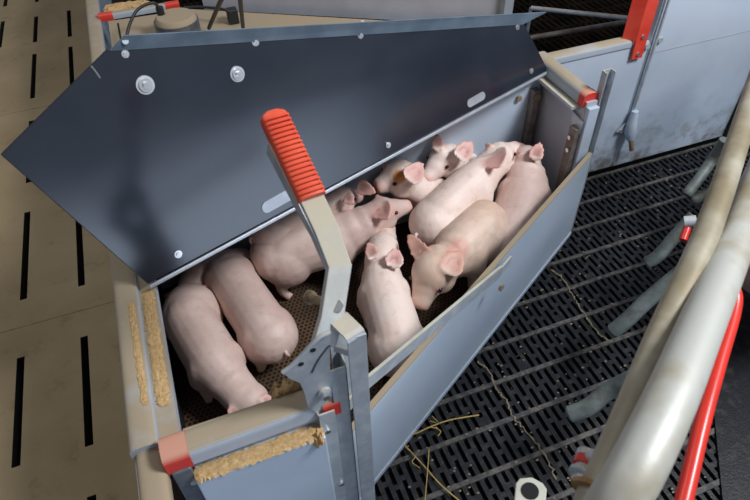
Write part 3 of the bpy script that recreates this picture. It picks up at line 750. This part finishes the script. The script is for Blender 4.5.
rd = [at(708, 294, .80), at(720, 288, .80), at(730, 287, .80), at(735, 297, .79), at(732, 318, .78), at(719, 362, .77), at(703, 420, .76), at(685, 495, .74), at(668, 560, .72)]
MB_ = MB().tube(catmull(rd, 6), .0138, 16).build('gate_rod', M['red_rod'], None, True)
tag(MB_, 'bright red bent rod under the big stall tubes', 'rod')

# ------------------------------------------------------------------ neighbouring nest
nn_ = thing('neighbour_nest', 'neighbouring nest box with closed dusty tan lid behind the open lid', 'nest box', (.5, 2.3, 0))
f2 = [(-.19, 2.80), (.16, 2.78), (1.30, 2.08), (1.30, 1.77), (-.19, 1.77)]
MB().prism([(u, v, .57) for u, v in f2], (0, 0, .02)).build('closed_lid', M['tan'], nn_)
MB().prism([(u, v, .02) for u, v in [(-.18, 2.76), (.15, 2.74), (1.27, 2.04), (1.27, 1.80), (-.18, 1.80)]], (0, 0, .55)).build('box_walls', M['pvc'], nn_)
MB().box((-.155, 2.0, .590), (-.148, 2.76, .592)).build('lid_gap', M['pit'], nn_)
MB().sweep([(-.18, 2.835, .60), (.075, 2.835, .60)], capprof(.030, .014)).build('front_cap', M['cap'], nn_, True)
for a, b in ((-.225, -.165), (.06, .12)): MB().sweep([(a, 2.835, .60), (b, 2.835, .60)], capprof(.034, .016)).build('end_plug', M['red'], nn_, True)
q0 = V((.22, 2.80, .57)); q1 = V((1.335, 2.125, .57)); qn = V((.52, .85, 0)).normalized() * .022
rp = thing('raised_panel', 'upright grey panel beyond the dusty neighbouring lid', 'panel', (.8, 2.5, .5))
MB().prism([q0, q1, q1 + V((0, 0, .42)), q0 + V((0, 0, .42))], qn).build('board', M['pvc_in'], rp)
MB().box((1.335, 2.09, 0), (1.375, 2.13, 1.0)).build('guide_post', M['alu'], rp)
# heat lamp
c = at(176, 20, .66); hl = thing('heat_lamp', 'round dusty heat lamp housing standing on the neighbouring lid', 'heat lamp', (c.x, c.y, .59))
MB().cyl((c.x, c.y, .591), (0, 0, 1), .088, .07, 40).build('housing', M['steel_dark'], hl, True)
MB().tube([(c.x, c.y, .655), (c.x, c.y, .672), (c.x, c.y, .680)], .080, 40, [1.06, 1.0, .9], up=(0, 1, 0)).build('dusty_top', M['tan'], hl, True)
g = V((c.x - .05, c.y + .03, 0)); MB().cyl((g.x, g.y, .675), (0, 0, 1), .015, .035, 10).build('cable_gland', M['rubber'], hl)
MB().tube(catmull([V((g.x, g.y, .70)), V((g.x - .02, g.y, .73)), V((g.x - .09, g.y - .02, .715)), V((g.x - .15, g.y - .08, .65)), V((g.x - .16, g.y - .14, .595))], 6), .006, 10).build('cable', M['rubber'], hl, True)
o = MB().tube(catmull([at(226, -10, .95), at(217, 9, .80), at(209, 28, .61)], 5), .008, 10).build('hanging_cord', M['rubber'], None, True)
tag(o, 'left of the two black cords hanging down to the neighbouring lid', 'cord')
o = MB().tube(catmull([at(239, -12, .95), at(241, 8, .80), at(243, 27, .61)], 5), .008, 10).build('hanging_cord', M['rubber'], None, True)
tag(o, 'straight black cord just right of the black cable box', 'cord')
cb = thing('cable_box', 'small black cable box with a loose flat cable on the neighbouring lid', 'cable box', at(233, 20, .59))
p = at(233, 18, .61); MB().box((p.x - .022, p.y - .022, .591), (p.x + .022, p.y + .022, .65)).build('box', M['rubber'], cb, bevel=.004)
MB().tube(catmull([at(184, 8, .66), at(200, 7, .66), at(222, 9, .66), at(231, 13, .65)], 5), .006, 8).build('cable', M['rubber'], cb, True)

# rails beyond the low wall on the right
o = MB().tube([V((1.35, 2.20, .45)), V((2.0, 2.15, .45)), V((2.6, 2.1, .45))], .012).build('far_rail', M['brown_steel'], None, True)
tag(o, 'brownish horizontal tube in the dark pen beyond the low wall', 'rail')
MB().tube([V((1.36, 2.2, 0)), V((1.36, 2.2, .44))], .02).build('leg', M['galv2'], o)
MB().tube([V((2.6, 2.1, 0)), V((2.6, 2.1, .44))], .02).build('leg', M['galv2'], o)
a, b = at(531, 8, .56), at(636, 19, .56)
o = MB().tube([a, b], .010).build('far_bar', M['galv'], None, True); tag(o, 'thin pale metal bar high in the dark pen beyond the low wall', 'bar')
MB().tube([V((a.x, a.y, 0)), a], .008).build('leg', M['galv'], o)
# straws
def straw(label, pts, r=.0022):
    o = MB().tube(catmull([at(x, y, z) for x, y, z in pts], 5), r, 6).build('straw', M['straw'], None, True); tag(o, label, 'straw'); return o
o = straw('longest yellow straw lying across the slats, frayed at one end', [(406, 433, .006), (414, 434, .01), (430, 427, .014), (450, 420, .016), (479, 424 - 9, .018)])
for pts in ([(428, 427, .014), (436, 428, .015), (441, 431, .01)], [(436, 427, .015), (441, 432, .012), (438, 436, .01)], [(430, 421, .02), (440, 424, .016), (432, 416, .02)]):
    MB().tube([at(*p) for p in pts], .0015, 6).build('frayed_strand', M['straw'], o)
straw('bent yellow straw running from the slide panel toward the camera', [(402, 442, .006), (412, 453, .012), (425, 467, .014), (441, 485, .016), (462, 503, .016)])
straw('thin short upright-looking straw crossing the bent one', [(429, 449, .02), (428, 465, .022), (425, 500, .02)], .0014)
straw('thin pale straw arching beside the bent one', [(405, 447, .012), (415, 456, .02), (412, 462, .02), (420, 468, .018)], .0012)
# dried dirt ridge and crumbs
def ridge(pts, label):
    P_ = [at(x, y, .003) for x, y in pts]; P_ = catmull(P_, 8)
    P_ = [p + V((random.uniform(-.004, .004), random.uniform(-.004, .004), 0)) for p in P_]
    o = MB().tube(P_, .0032, 6, scales=[random.uniform(.5, 1.4) for _ in P_]).build('dried_dirt', M['dirt'], None); tag(o, label, 'dirt', kind='stuff')
ridge([(552, 270), (562, 278), (572, 294), (580, 308), (590, 322), (600, 335), (612, 342)], 'pale crooked line of dried dirt on the black slats beyond the slide panel')
ridge([(477, 362), (490, 372), (495, 388), (506, 400), (512, 415), (525, 430), (545, 455), (556, 480)], 'pale crooked line of dried dirt nearer the camera on the slats')
cm = MB()
for i in range(1100):
    u = random.uniform(.2, 2.6); v = random.uniform(.25, 1.66)
    if v > .70 + (u - .16) * .61 - .02 and u < 1.36: continue
    s = random.uniform(.0012, .004); p = V((u, v, .001 + s * .3))
    r = bmesh.ops.create_icosphere(cm.bm, subdivisions=1, radius=s); bmesh.ops.transform(cm.bm, matrix=Matrix.Translation(p) @ Matrix.Diagonal((1.5, 1, .6, 1)), verts=r['verts'])
o = cm.build('floor_crumbs', M['dirt'], None); tag(o, 'small dry crumbs of dirt scattered over the black slats', 'crumbs', kind='stuff')
